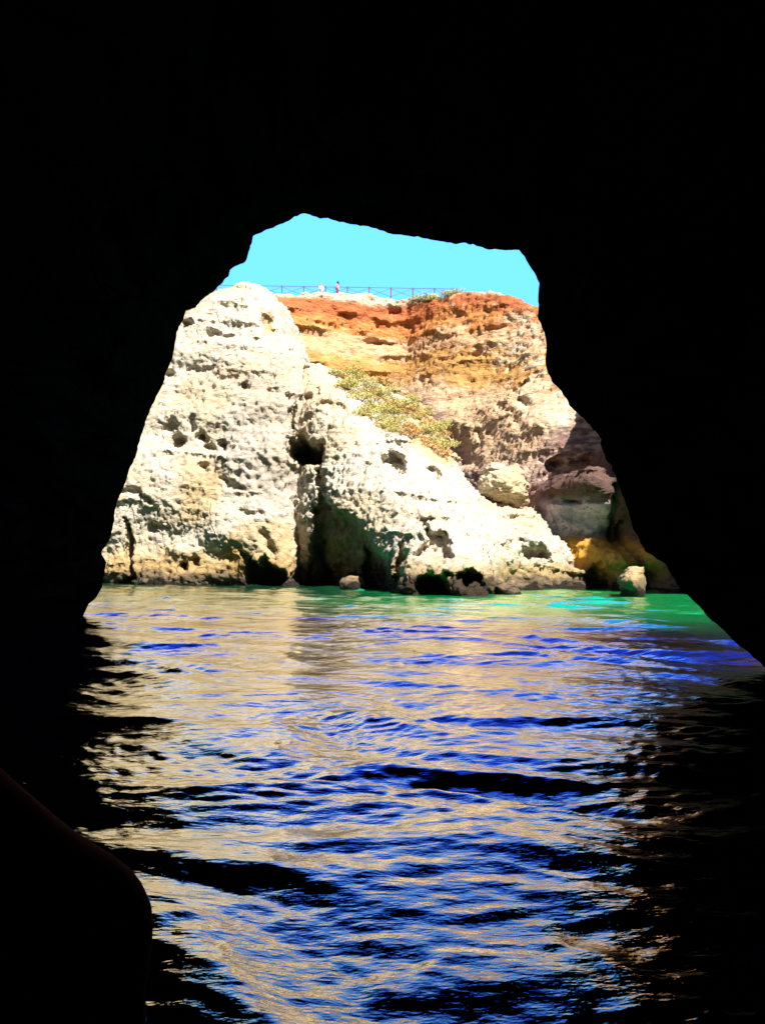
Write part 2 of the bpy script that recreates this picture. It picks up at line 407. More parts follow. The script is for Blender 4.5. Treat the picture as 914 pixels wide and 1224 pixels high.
cliff_carve = [(blob(447, 408, 12, 3), 1.2, .4), (blob(470, 372, 8, 5), .9, .4), (strip([(486, 360), (490, 390), (484, 430)], 7), .3, .5), (strip([(335, 383), (380, 386), (430, 388)], 4), .5, .3), (blob(560, 385, 10, 3), .6, .3),
               (strip([(500, 405), (560, 397), (600, 398)], 4), .6, .3), (blob(570, 424, 16, 4), .7, .3), (blob(535, 428, 12, 3), .5, .3), (strip([(606, 482), (625, 460), (645, 440)], 9), 1.2, .4), (strip([(598, 470), (610, 490), (618, 520)], 8), 1.3, .4), (blob(626, 478, 6, 8), 1.2, .3),
               (strip([(578, 500), (572, 530), (566, 560)], 6), .9, .3), ([(530, 500), (545, 510), (560, 530), (566, 560), (540, 560)], 2.0, .8), ([(660, 545), (720, 540), (740, 560), (735, 580), (660, 578)], 2.2, .5), ([(640, 585), (668, 588), (668, 600), (640, 598)], 1.5, .3)]
me = build_mass('cliff', cliff_out, cliff_rel, 108, .22, cliff_carve, k=.8, noise=((6.0, .6), (2.2, .34), (1.0, .14)), strata=.55, strata_len=1.9, warp=.35, fine=((.8, .14), (.4, .10)), lam=.05, pits=.10, calm=.8, step=.18)
V = coords(me); px, py = to_px(V)
attr(me, 'strat', V[:, 2] + .25 * np.clip(86 - V[:, 1], 0, 16) - .12 * np.clip(86 - V[:, 1], 16, 60) * 0 + .5 * fbm(V, 4, 3))
attr(me, 'pale', np.clip(soft(V, [(598, 380), (612, 372), (668, 372), (690, 500), (655, 520), (625, 500), (615, 470), (640, 440), (590, 436)], 7), 0, 1))
attr(me, 'violet_shade', np.clip(soft(V, [(470, 455), (530, 490), (560, 560), (640, 560), (660, 500), (760, 480), (760, 720), (500, 720), (500, 500)], 14), 0, 1))  # purple shade of the lower cliff, painted into the rock colour

m, T, b = material('banded_cliff_rock'); Lk = m.node_tree.links
pos = T.n('ShaderNodeNewGeometry').outputs['Position']
st = T.attr('strat')
flat = T.n('ShaderNodeMapping', ins={'Vector': pos, 'Scale': (1, 1, 3.0)}).outputs[0]
mid = T.noise(flat, .45, 7, .65, .5); fine = T.noise(flat, 2.2, 6, .7); big = T.noise(pos, .12, 3)
sj = T.math('ADD', st, T.math('MULTIPLY', T.math('SUBTRACT', mid, .5), 4.2))
sj = T.math('ADD', sj, T.math('MULTIPLY', T.math('SUBTRACT', T.noise(pos, .22, 4, .6), .5), 3.6))
c = T.mix(T.ramp(sj, 10, 15), (.52, .385, .27), (.53, .36, .22))
c = T.mix(T.ramp(sj, 17.2, 18.6), c, (.43, .23, .075))
c = T.mix(T.ramp(sj, 20.4, 21.0), c, (.53, .32, .18))
c = T.mix(T.ramp(sj, 22.4, 23.3), c, (.53, .215, .07))
c = T.mix(T.ramp(sj, 24.0, 24.9), c, (.43, .13, .052))
c = T.mix(T.math('MULTIPLY', T.ramp(st, 25.9, 26.5), T.ramp(fine, .35, .5)), c, (.58, .45, .33))
c = T.mix(T.math('MULTIPLY', T.ramp(T.noise(pos, .5, 5, .7), .6, .68), .8), c, (.58, .44, .27))
c = T.mix(T.math('MULTIPLY', T.ramp(T.noise(flat, .8, 6, .7), .52, .66), .55), c, (.24, .085, .04))
c = T.mix(T.attr('violet_shade'), c, T.mix(T.ramp(T.noise(flat, .75, 5, .6), .40, .58), (.44, .31, .24), (.17, .105, .10)))
c = T.mix(T.math('MULTIPLY', T.attr('pale'), T.ramp(mid, .40, .58, 0, .8)), c, (.62, .52, .37))
c = T.mix(T.math('MULTIPLY', T.ramp(fine, .56, .7), .6), c, (.16, .07, .04))
c = T.mix(T.math('MULTIPLY', T.ramp(T.noise(T.n('ShaderNodeMapping', ins={'Vector': pos, 'Scale': (1, 1, .15)}).outputs[0], .9, 5, .6), .55, .7), .35), c, (.24, .10, .05))
Lk.new(c, b.inputs['Base Color']); b.inputs['Roughness'].default_value = .92; b.inputs['Specular IOR Level'].default_value = .1
h = T.math('ADD', T.math('MULTIPLY', mid, .7), T.math('MULTIPLY', fine, .25))
bp = T.n('ShaderNodeBump', ins={'Strength': .8, 'Distance': .9, 'Height': h}); Lk.new(bp.outputs[0], b.inputs['Normal'])
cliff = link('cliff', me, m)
tag(cliff, 'high flat-topped cliff with red, orange and tan bands behind the pale rocks', 'cliff', kind='structure')

# ---- the shaded rock arm with the stained pillars at the water
arm_out = [(655, 745, 46), (660, 610, 46), (664, 580, 46), (680, 562, 46), (710, 556, 46), (736, 566, 46), (756, 580, 46), (780, 520, 46), (815, 430, 46), (845, 290, 46), (890, 190, 46), (1300, 180, 46), (1300, 745, 46)]  # its hidden high right side is added and shaped to shade pillars and cliff
arm_rel = [(670, 575, 46.6), (690, 580, 45.6), (715, 578, 45.2), (664, 640, 47.6), (664, 700, 48.2), (690, 612, 47.2), (700, 650, 46.6), (700, 700, 46.5), (720, 612, 46.4), (720, 650, 45.8), (720, 704, 45.6), (732, 650, 47), (745, 610, 45.8), (745, 660, 44.2), (748, 705, 43.4), (765, 660, 43.6), (772, 690, 44.4), (790, 680, 42.6), (790, 706, 41.8), (815, 700, 41.2), (835, 640, 41.4),
           (850, 690, 40.4), (870, 690, 38.6), (900, 690, 36.6), (940, 690, 35), (980, 690, 33.8), (1020, 690, 32.5), (1080, 690, 31), (1250, 690, 31), (850, 560, 40.6), (870, 560, 38.8), (900, 560, 36.8), (940, 560, 35.2), (980, 560, 34), (1020, 560, 32.8), (1080, 560, 31.5), (1250, 560, 31.5), (850, 350, 41), (870, 350, 39), (900, 350, 37), (940, 350, 35.4), (980, 350, 34.2), (1020, 350, 33.8), (1080, 250, 32.5), (1250, 250, 32.5), (780, 560, 46), (820, 470, 46)]
arm_carve = [(strip([(655, 600), (690, 597), (728, 600)], 7), .7, .2), (strip([(728, 580), (731, 640), (734, 715)], 7), 1.2, .2), (strip([(768, 620), (770, 660), (772, 720)], 13), 1.8, .25), ([(705, 718), (708, 676), (716, 670), (724, 690), (727, 718)], 1.2, .25), (strip([(802, 650), (800, 720)], 6), .9, .2),
             (blob(690, 600, 10, 5), .6), (strip([(664, 640), (670, 670), (680, 690)], 6), .6, .2)]
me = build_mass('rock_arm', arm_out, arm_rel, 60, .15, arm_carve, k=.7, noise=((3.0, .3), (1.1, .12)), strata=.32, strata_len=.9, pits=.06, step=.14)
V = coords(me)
attr(me, 'ochre', np.clip(1.1 * soft(V, [(655, 642), (735, 640), (760, 650), (790, 660), (790, 712), (655, 712)], 7), 0, 1)); attr(me, 'dark', .5 * soft(V, [(645, 540), (745, 540), (738, 596), (645, 598)], 6) + .7 * soft(V, [(735, 560), (830, 600), (830, 670), (770, 650), (735, 620)], 12))  # dark mask paints shade on the arm's top and rear pillars
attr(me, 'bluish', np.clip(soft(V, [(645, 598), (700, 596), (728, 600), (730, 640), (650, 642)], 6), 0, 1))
arm_mat = limestone('stained_limestone', cream=(.24, .135, .115), warm=(.23, .125, .095), grey=(.07, .045, .045), stain=(.72, .38, .06), extra=('bluish', (.66, .54, .61), (.48, .40, .50)))  # shade and bounced light are painted into these browns and pillar tints
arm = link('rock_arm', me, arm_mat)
tag(arm, 'shaded rock arm with grey and orange stained pillars standing in green water', 'cliff', kind='structure')

# ---- loose boulders
def boulder(outl, Y, thick, label, ochre=0.2, kk=.9):
    me = build_mass('boulder', [(x, y, Y) for x, y in outl], [(x, y, Y - (.4 if i % 2 else .2)) for i, (x, y) in enumerate(outl)] + [(sum(q[0] for q in outl) / len(outl), sum(q[1] for q in outl) / len(outl), Y - 1.0)],
                    Y + thick, .06, (), k=kk, noise=((1.4, .16), (.6, .10 if kk > .5 else .05)), strata=.12 if kk > .5 else .04, step=.10 if kk > .5 else .05, strata_len=.8, zmin=min(at(x, y, Y).z for x, y in outl) - .3, fine=((.25, .03),), pits=.05, warp=.1)
    V = coords(me); c = V.mean(0)
    o = link('boulder', me, lime)
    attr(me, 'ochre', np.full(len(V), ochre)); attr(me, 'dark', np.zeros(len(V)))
    me.transform(Matrix.Translation(Vector(-c))); o.location = Vector(c)
    tag(o, label, 'boulder')
    return o
boulder([(572, 592), (573, 568), (580, 557), (592, 550), (605, 553), (619, 554), (629, 564), (634, 580), (634, 600), (615, 606), (590, 602)], 48.2, 2.4, 'blocky sunlit boulder perched on the end of the low ridge')
boulder([(741, 725), (740, 704), (741, 687), (748, 679), (760, 675), (769, 678), (771, 692), (768, 702), (771, 725)], 38.2, 1.1, 'small sunlit boulder standing in green water before the stained pillars', kk=.3)

boulder([(404, 716), (407, 693), (417, 685), (428, 688), (437, 696), (446, 716)], 45.0, 1.2, 'jagged wet boulder at the mouth of the brown crevice between stack and ridge', kk=.3)
boulder([(333, 714), (337, 697), (346, 690), (356, 696), (360, 714)], 49.2, 1.0, 'small dark boulder at the foot of the stack beside the brown crevice', kk=.3)
boulder([(590, 722), (592, 700), (600, 693), (616, 696), (622, 706), (626, 722)], 39.9, 1.4, 'low sunlit boulder in the water beside the undercut end of the ridge', kk=.3)

# ------------------------------------------------------------------ the cave we look out of
OPEN = [(90, 741), (101, 716), (112, 703), (123, 699), (125, 672), (120, 659), (129, 646), (138, 620), (142, 598), (151, 572), (164, 537), (170, 511), (179, 485), (194, 455), (205, 429), (209, 399), (218, 382),
        (221, 372), (233, 369), (242, 356), (255, 347), (270, 330), (272, 321), (294, 310), (299, 301), (299, 286), (311, 279), (337, 269), (350, 260), (365, 255), (400, 261), (430, 269), (466, 278), (496, 283),
        (520, 287), (539, 291), (567, 293), (583, 298), (597, 298), (617, 299), (624, 307), (627, 315), (638, 329), (643, 341), (643, 352), (645, 377), (651, 401), (656, 437), (661, 459), (671, 473), (679, 483),
        (700, 503), (717, 525), (722, 549), (734, 573), (741, 602), (753, 631), (772, 660), (796, 675), (820, 708), (840, 732), (859, 751), (888, 778), (910, 797), (950, 840), (1000, 900), (960, 1000), (700, 900), (300, 840), (60, 800), (70, 770)]
def throat(px, py):
    u = (px - 457) / F
    return at(px, py, 18.5 / (1 + .771 * u))
pts = [throat(*q) for q in OPEN]
dense = []
for k in range(len(pts)):
    a, b_ = pts[k], pts[(k + 1) % len(pts)]
    low = min(a.z, b_.z) < -.6
    n = max(1, int((b_ - a).length / (.5 if low else .028)))
    for i in range(n): dense.append(a.lerp(b_, i / n))
R0 = np.array([tuple(p) for p in dense], np.float64)
nr = len(R0)
ctr = np.array(throat(440, 560)); e1 = np.array([1, -.771, 0]) / math.hypot(1, .771); nout = np.array([.771, 1, 0]) / math.hypot(1, .771)
rel = R0 - ctr; s_, z_ = rel @ e1, rel[:, 2]
ln = np.hypot(s_, z_); ds, dz = s_ / ln, z_ / ln
rings = []
def ring_plane(sv, zv, shift): return ctr + sv[:, None] * e1 + zv[:, None] * np.array([0, 0, 1]) + shift
inner_t = [34, 30, 26, 22, 18, 14, 11, 8.5, 6.5, 5, 3.8, 2.9, 2.2, 1.7, 1.3, 1.0, .75, .55, .4, .28, .18, .1, .05]
for t in inner_t:                                      # tunnel, from its blind end to the mouth
    g = .04 * t + .35 * (1 - math.exp(-t / 2.5))
    rings.append((ring_plane(s_ + ds * g, z_ + dz * g, np.array([0, -t, 0])), 1.0 + min(t, 10) * .25))
rings.append((R0.copy(), 1.0))
for t in (.06, .12, .2, .3, .45, .7, 1.0, 1.4):         # the lip flares outward
    g = 1.1 * t + .35 * t * t
    rings.append((ring_plane(s_ + ds * g, z_ + dz * g, nout * t * .8), 1.0))
# the outer face: a big rounded rectangle in the plane of the mouth
HT, LS, RS, BT = 13.4 - ctr[2], 34.0, 26.0, -3.0 - ctr[2]
q = np.minimum(np.where(ds > 0, RS / np.maximum(ds, 1e-6), LS / np.maximum(-ds, 1e-6)), np.where(dz > 0, HT / np.maximum(dz, 1e-6), BT / np.minimum(dz, -1e-6)))
g = 1.1 * 1.4 + .35 * 1.96
s1, z1 = s_ + ds * g, z_ + dz * g
for w in (.08, .18, .3, .45, .6, .75, .88, .97):
    rings.append((ring_plane(s1 * (1 - w) + ds * q * w, z1 * (1 - w) + dz * q * w, nout * (1.12 + .6 * math.sin(w * 3.1))), 2.0))
so, zo = ds * q, dz * q
for t in (.4, 2, 6, 12, 20, 30, 40, 50):
    rings.append((ring_plane(so, zo + (0 if t > .5 else 0), np.array([0, -t, 0])), 3.0))
RV = np.concatenate([r[0] for r in rings]); amp = np.concatenate([np.full(nr, r[1]) for r in rings])
nz_ = np.stack([fbm(RV, 1.1, 4, .55, off=o_) for o_ in (1, 31, 61)], 1)
nz2 = np.stack([pnoise(RV / .12 + o_) for o_ in (3, 13, 23)], 1)
mouth = np.clip((amp - 1) / .6, 0, 1)[:, None]
RV = RV + nz_ * (.07 + .30 * mouth) * np.clip(amp, 1, 2.4)[:, None] + nz2 * .018
nrings = len(rings)
i = np.arange(nr); j = (i + 1) % nr
Q = np.concatenate([np.stack([r * nr + i, r * nr + j, (r + 1) * nr + j, (r + 1) * nr + i], 1) for r in range(nrings - 1)])
# caps
c0 = len(RV); RV = np.concatenate([RV, rings[0][0].mean(0)[None], rings[-1][0].mean(0)[None]])
me = bpy.data.meshes.new('cave')
tri0 = [(int(a_), c0, int(b__)) for a_, b__ in zip(i, j)]
off = (nrings - 1) * nr
tri1 = [(off + int(b__), c0 + 1, off + int(a_)) for a_, b__ in zip(i, j)]
me.from_pydata(RV.tolist(), [], Q.tolist() + tri0 + tri1); me.update()
bm = bmesh.new(); bm.from_mesh(me); bmesh.ops.recalc_face_normals(bm, faces=bm.faces); bm.to_mesh(me); bm.free()
me.polygons.foreach_set('use_smooth', np.full(len(me.polygons), True, bool))
m, T, b = material('dark_cave_rock')
pos = T.n('ShaderNodeNewGeometry').outputs['Position']
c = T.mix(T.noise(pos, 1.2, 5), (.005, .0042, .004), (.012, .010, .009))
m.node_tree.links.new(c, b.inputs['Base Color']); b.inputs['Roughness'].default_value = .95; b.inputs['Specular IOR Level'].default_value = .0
bp = T.n('ShaderNodeBump', ins={'Strength': .7, 'Distance': .3, 'Height': T.noise(pos, 3, 6, .65)}); m.node_tree.links.new(bp.outputs[0], b.inputs['Normal'])
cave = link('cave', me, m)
tag(cave, 'dark sea cave walls and roof framing the bright opening', 'cave', kind='structure')

# ------------------------------------------------------------------ water
def water():
    half = np.radians(31)
    core = np.linspace(-half, half, 760)
    rest = np.linspace(half, 2 * np.pi - half, 90)[1:-1]
    ang = np.concatenate([core, rest])
    r = np.concatenate([[.05, .6, 1.2, 1.8], np.geomspace(2.3, 62, 1150), np.geomspace(66, 420, 40)])
    A, Rr = np.meshgrid(ang, r, indexing='ij')
    X = np.sin(A) * Rr; Y = np.cos(A) * Rr
    P = np.stack([X.ravel(), Y.ravel(), np.zeros(X.size)], 1).astype(np.float32)
    x, y = P[:, 0].copy(), P[:, 1].copy()
    wx = 1.1 * fbm(P, 3.4, 2, off=5); wy = 1.1 * fbm(P, 3.4, 2, off=45)
    h = np.zeros(len(P), np.float32)
    rr = random.Random(5)
    rad = np.hypot(x, y)
    for k in range(18):                                 # crossing swells
        lam = .9 * (3.2 / .9) ** rr.random(); th = math.radians((-124 if k % 10 < 7 else -70) + rr.gauss(0, 10))
        kx, ky = math.cos(th) * 2 * math.pi / lam, math.sin(th) * 2 * math.pi / lam
        s = np.sin(kx * (x + wx) + ky * (y + wy) + rr.random() * 6.28)
        h += (.0062 if lam > 1.5 else .0036) * lam * (1.1 * s if k % 3 else 1 - 2 * np.abs(s) ** 1.4) * np.clip(lam * 60 / (rad + 1), 0, 1)
    for k in range(24):
        lam = .24 * (.75 / .24) ** rr.random(); th = math.radians(-105 + rr.gauss(0, 38))
        kx, ky = math.cos(th) * 2 * math.pi / lam, math.sin(th) * 2 * math.pi / lam
        s = np.sin(kx * (x + .7 * wx) + ky * (y + .7 * wy) + rr.random() * 6.28)
        h += .0026 * lam * s * np.clip(lam * 140 / (rad + 1), 0, 1)
    mods = [1 + 1.2 * pnoise(P / 1.7 + 9 * k) for k in range(4)]
    for k in range(26):                                 # short chop
        lam = .10 * (.34 / .10) ** rr.random(); th = math.radians(-95 + rr.gauss(0, 50))
        kx, ky = math.cos(th) * 2 * math.pi / lam, math.sin(th) * 2 * math.pi / lam
        s = np.sin(kx * (x + .35 * wx) + ky * (y + .35 * wy) + rr.random() * 6.28)
        h += .0034 * lam * s * np.clip(lam * 85 / (rad + .5) - .3, 0, 1) * mods[k % 4]
    env = .75 + .6 * fbm(P, 5, 2, off=77)
    st = P * np.array([.55, 1.5, 1], np.float32)
    h = h * env + 0.012 * fbm(st, 1.15, 2, off=12) * np.clip(60 / (rad + 20), 0, 1.5) + 0.003 * fbm(st, .22, 2, off=19) * np.clip(14 / (rad + 1), 0, 1)
    P[:, 2] = h * np.clip((200 - rad) / 150, 0, 1)
    na, nrr = len(ang), len(r)
    ia = np.arange(na); ja = (ia + 1) % na
    q = []
    for k in range(nrr - 1):
        q.append(np.stack([ia * nrr + k, ia * nrr + k + 1, ja * nrr + k + 1, ja * nrr + k], 1))
    me = mesh_from('water', P, np.concatenate(q))
    if vnormals(me)[len(P) // 2, 2] < 0: me.flip_normals(); me.update()
    sh = sstep(19, 33, P[:, 1] + .35 * x + 2.5 * fbm(P, 6, 2, off=3))  # green over sand outside; cave shade painted in as darker water colour
    attr(me, 'shallow', sh); attr(me, 'sandy', sstep(-5, 4.5, P[:, 0] + 2 * fbm(P, 4, 2, off=8)) * sstep(19, 26, P[:, 1]))
    return me
m, T, b = material('sea_water')
pos = T.n('ShaderNodeNewGeometry').outputs['Position']
c = T.mix(T.attr('shallow'), (.0, .006, .03), T.mix(T.attr('sandy'), T.mix(T.noise(pos, .5, 4), (.008, .06, .034), (.014, .09, .045)), T.mix(T.noise(pos, .5, 4), (.0, .31, .085), (.0, .45, .115))))
rp_ = T.n('ShaderNodeMapping', ins={'Vector': pos, 'Scale': (1, 2.0, 1)}).outputs[0]
hh = T.math('ADD', T.noise(rp_, 3.5, 3, .55), T.math('MULTIPLY', T.noise(rp_, 15, 3, .6), .2))
bp = T.n('ShaderNodeBump', ins={'Strength': .3, 'Distance': .05, 'Height': hh}).outputs[0]
fr = T.n('ShaderNodeFresnel', ins={'IOR': 1.33, 'Normal': bp}).outputs[0]
fac = T.math('MINIMUM', T.math('MULTIPLY', T.math('POWER', fr, .9), 3.0), .84)
df = T.n('ShaderNodeBsdfDiffuse', ins={'Color': c, 'Normal': bp}); gl = T.n('ShaderNodeBsdfGlossy', ins={'Color': (1, .94, .76, 1), 'Roughness': .03, 'Normal': bp})
mx = T.n('ShaderNodeMixShader', ins={0: fac, 1: df.outputs[0], 2: gl.outputs[0]})
out_ = [n_ for n_ in m.node_tree.nodes if n_.type == 'OUTPUT_MATERIAL'][0]
m.node_tree.nodes.remove(b); m.node_tree.links.new(mx.outputs[0], out_.inputs[0])
sea = link('water', water(), m)
tag(sea, 'rippled blue and green sea water running from the cave to the cliffs', 'water', kind='structure')

lap('water')
# ------------------------------------------------------------------ ray helpers
DG = bpy.context.evaluated_depsgraph_get()
def bvh(o): return BVHTree.FromPolygons([tuple(v) for v in coords(o.data)], [tuple(p.vertices) for p in o.data.polygons])
B_ridge, B_cliff = bvh(ridge), bvh(cliff)
CAM = Vector((0, 0, CAMZ))
def hit(tree, px, py):
    d = (at(px, py, 50) - CAM).normalized()
    return tree.ray_cast(CAM, d)
def down(tree, x, y):
    h_ = tree.ray_cast(Vector((x, y, 80)), Vector((0, 0, -1)))
    return h_[0] if h_[0] else None

# ------------------------------------------------------------------ scrub on the ledge and on the cliff top
def leaf_mat(name, a, b2):
    m, T, b = material(name)
    pos = T.n('ShaderNodeTexCoord').outputs['Object']
    c = T.mix(T.noise(pos, 6, 3), a, b2)
    m.node_tree.links.new(c, b.inputs['Base Color']); b.inputs['Roughness'].default_value = .75; b.inputs['Specular IOR Level'].default_value = .2
    return m
KINDS = [('low yellow-green shrub in the scrub patch above the pale ridge', leaf_mat('yellow_green_leaves', (.33, .30, .075), (.50, .44, .17))),
         ('low grey-green shrub in the scrub patch above the pale ridge', leaf_mat('grey_green_leaves', (.33, .31, .13), (.48, .45, .24))),
         ('dry rust-brown shrub in the scrub patch above the pale ridge', leaf_mat('rust_leaves', (.42, .22, .07), (.50, .33, .12)))]
wood = plain('shrub_wood', (.10, .065, .04), .9)
def foliage_mesh(seed, n=750):
    r = np.random.default_rng(seed)
    cl = r.normal(size=(10, 3)) * np.array([.30, .30, .10]) + np.array([0, 0, .26])
    c = cl[r.integers(0, 10, n)] + r.normal(size=(n, 3)) * np.array([.11, .11, .08]); c[:, 2] = np.abs(c[:, 2]) + .02
    a = r.normal(size=(n, 3)); a /= np.linalg.norm(a, axis=1, keepdims=True)
    b_ = np.cross(a, r.normal(size=(n, 3))); b_ /= np.linalg.norm(b_, axis=1, keepdims=True)
    l = r.uniform(.03, .06, (n, 1)); w = l * .5
    V = np.stack([c - a * l, c + b_ * w, c + a * l, c - b_ * w], 1).reshape(-1, 3)
    return mesh_from('foliage', V, np.arange(n * 4).reshape(-1, 4), False)
def stem_mesh(seed):
    bm = bmesh.new(); r = random.Random(seed)
    for k in range(6):
        a = k * 1.05; tip = Vector((math.cos(a) * r.uniform(.2, .42), math.sin(a) * r.uniform(.2, .42), r.uniform(.2, .36)))
        q_ = Vector((0, 0, 1)).rotation_difference(tip.normalized()).to_matrix().to_4x4()
        bmesh.ops.create_cone(bm, segments=6, radius1=.022, radius2=.006, depth=tip.length + .1, matrix=Matrix.Translation(tip * .5 - tip.normalized() * .05) @ q_)
    me = bpy.data.meshes.new('stem'); bm.to_mesh(me); bm.free(); return me
protos = []
for k, (lab, mt) in enumerate(KINDS):
    fm = [foliage_mesh(40 + 5 * k + v) for v in range(2)]
    for x in fm: x.materials.append(mt)
    sm = stem_mesh(k); sm.materials.append(wood)
    protos.append((lab, fm, sm))
def shrub(loc, kind, size, rz, label, group, nrm=None):
    lab, fm, sm = protos[kind]
    t = empty('shrub', loc, rz); t.scale = (size, size, size * random.uniform(.75, 1.1))
    tag(t, label or lab, 'shrub', group)
    f_ = bpy.data.objects.new('foliage', random.choice(fm)); COL.objects.link(f_); f_.parent = t
    s2 = bpy.data.objects.new('stem', sm); COL.objects.link(s2); s2.parent = t
    return t
patch = [(398, 444), (420, 448), (438, 455), (470, 462), (500, 478), (525, 500), (536, 525), (534, 548), (515, 540), (500, 525), (478, 520), (455, 512), (432, 497), (424, 478), (408, 460)]
pa = np.array(patch, float)
rr = random.Random(3); placed = []
for k in range(2500):
    x, y = rr.uniform(395, 540), rr.uniform(440, 552)
    if polydist(np.array([x]), np.array([y]), patch)[0] > 0: continue
    if any(math.hypot((x - a_) * 1.0, (y - b_) * 1.6) < rr.uniform(7, 12) for a_, b_ in placed): continue
    h_ = hit(B_ridge, x, y)
    if h_[0] is None: continue
    placed.append((x, y))
    if len(placed) > 95: break
    low = polydist(np.array([x]), np.array([y]), patch)[0] > -6
    kd = rr.choices([0, 1, 2], (.30, .15, .45) if low else (.52, .33, .15))[0]
    shrub(h_[0] - Vector((0, 0, .05)), kd, rr.choice([.5, .7, .9, 1.1, 1.4]), rr.uniform(0, 6.28), None, 'shrubs in the scrub patch above the pale ridge')

# ------------------------------------------------------------------ fence on the cliff top
def bar(bm, a, b_, r):
    d = b_ - a
    bmesh.ops.create_cone(bm, segments=8, cap_ends=True, radius1=r, radius2=r * .95, depth=d.length, matrix=Matrix.Translation((a + b_) / 2) @ Vector((0, 0, 1)).rotation_difference(d.normalized()).to_matrix().to_4x4())
def bmobj(name, bm, mat, parent):
    me = bpy.data.meshes.new(name); bm.to_mesh(me); bm.free(); return link(name, me, mat, parent)
fence_wood = plain('weathered_fence_wood', (.13, .105, .105), .85)
FY = 92.6
posts = []
for k in range(-10, 5):
    px_ = 441 + 26.3 * k
    x = (px_ - 457) / F * FY
    g_ = down(B_cliff, x, FY)
    if g_ is None: continue
    posts.append(Vector((x, FY, g_.z - .25)))
rail_z = lambda x: at(457, 343.4, FY).z - .0165 * (x - 0)
fen = empty('fence', posts[0]); tag(fen, 'thin wooden post fence with crossed braces along the cliff top', 'fence')
base = posts[0].copy()
for k, p in enumerate(posts):
    bm = bmesh.new(); bar(bm, p - base, Vector((p.x, p.y, rail_z(p.x) + .03)) - base, .06); bmobj('post', bm, fence_wood, fen)
    if k:
        q_ = posts[k - 1]
        bm = bmesh.new(); bar(bm, Vector((q_.x, FY, rail_z(q_.x) - .05)) - base, Vector((p.x, FY, rail_z(p.x) - .05)) - base, .035); bmobj('rail', bm, fence_wood, fen)
        bm = bmesh.new(); bar(bm, Vector((q_.x, FY + .06, rail_z(q_.x) - .12)) - base, Vector((p.x, FY + .06, rail_z(p.x) - .95)) - base, .022); bmobj('brace', bm, fence_wood, fen)
        bm = bmesh.new(); bar(bm, Vector((q_.x, FY - .06, rail_z(q_.x) - .95)) - base, Vector((p.x, FY - .06, rail_z(p.x) - .12)) - base, .022); bmobj('brace', bm, fence_wood, fen)
for k in range(26):                                     # scrub on the rim of the cliff
    px_ = random.choice([random.uniform(493, 545), random.uniform(493, 530), random.uniform(545, 625)])
    yy = random.uniform(0.6, 3.0)
    h_ = None
    for py_ in range(340, 372):
        h_ = hit(B_cliff, px_, py_)
        if h_[0] is not None: break
    if h_ is None or h_[0] is None: continue
    g_ = down(B_cliff, h_[0].x * 1.01, h_[0].y + yy * .4)
    if g_ is None: continue
    tall = px_ < 545
    shrub(g_ - Vector((0, 0, .06)), 1 if random.random() < .75 else 0, random.uniform(1.0, 1.5) if tall else random.uniform(.4, .7), random.uniform(0, 6),
          ('grey-green shrub beside the end of the fence on the cliff top' if tall else 'tiny dry shrub on the bare rim of the cliff'), 'shrubs along the cliff top')

# ------------------------------------------------------------------ people
def cone_sdf(P, a, b_, ra, rb):
    a, b_ = np.array(a), np.array(b_); d = b_ - a
    t = np.clip(((P - a) @ d) / (d @ d + 1e-9), 0, 1)
    return np.linalg.norm(P - a - t[:, None] * d, axis=1) - (ra + (rb - ra) * t)
def smin(a, b_, k):
    h = np.maximum(k - np.abs(a - b_), 0) / k
    return np.minimum(a, b_) - h * h * k * .25
def sdf_mesh(name, shapes, vox, mats):
    """one continuous surface from tapered limbs: shapes = (a, b, ra, rb, blend)"""
    allp = np.array([s[0] for s in shapes] + [s[1] for s in shapes]); mr = max(max(s[2], s[3]) for s in shapes) + 3 * vox
    lo, hi = allp.min(0) - mr, allp.max(0) + mr
    n = np.ceil((hi - lo) / vox).astype(int) + 1
    G = np.stack(np.meshgrid(*[lo[k] + np.arange(n[k]) * vox for k in range(3)], indexing='ij'), -1).reshape(-1, 3)
    f = None
    for s in shapes:
        d = cone_sdf(G, s[0], s[1], s[2], s[3])
        f = d if f is None else smin(f, d, s[4] if len(s) > 4 else .04)
    return iso(name, f.reshape(n), lo, vox)
def hand(w, d, side, curl, sc=1.0):
    """palm, four fingers and a thumb at wrist w pointing along d"""
    w = np.array(w, float); d = np.array(d, float); d /= np.linalg.norm(d)
    s = np.array(side, float); s -= d * (s @ d); s /= np.linalg.norm(s); c = np.cross(d, s) * curl
    out = [(w, w + d * .07 * sc, .026 * sc, .034 * sc, .03)]
    for k, L in enumerate((.062, .074, .070, .055)):
        a = w + d * .085 * sc + s * (k - 1.5) * .021 * sc
        m_ = a + (d * .8 + c * .35) * L * .55 * sc; e = m_ + (d * .55 + c * .8) * L * .45 * sc
        out += [(a, m_, .0105 * sc, .0095 * sc, .008), (m_, e, .0095 * sc, .008 * sc, .008)]
    a = w + d * .03 * sc - s * .03 * sc; m_ = a + (d * .6 - s * .7) * .04 * sc; e = m_ + (d * .85 + c * .2) * .032 * sc
    out += [(a, m_, .013 * sc, .011 * sc, .01), (m_, e, .011 * sc, .009 * sc, .008)]
    return out
skin = plain('skin', (.42, .22, .14), .55, .08); hair_m = plain('dark_hair', (.018, .012, .009), .5)
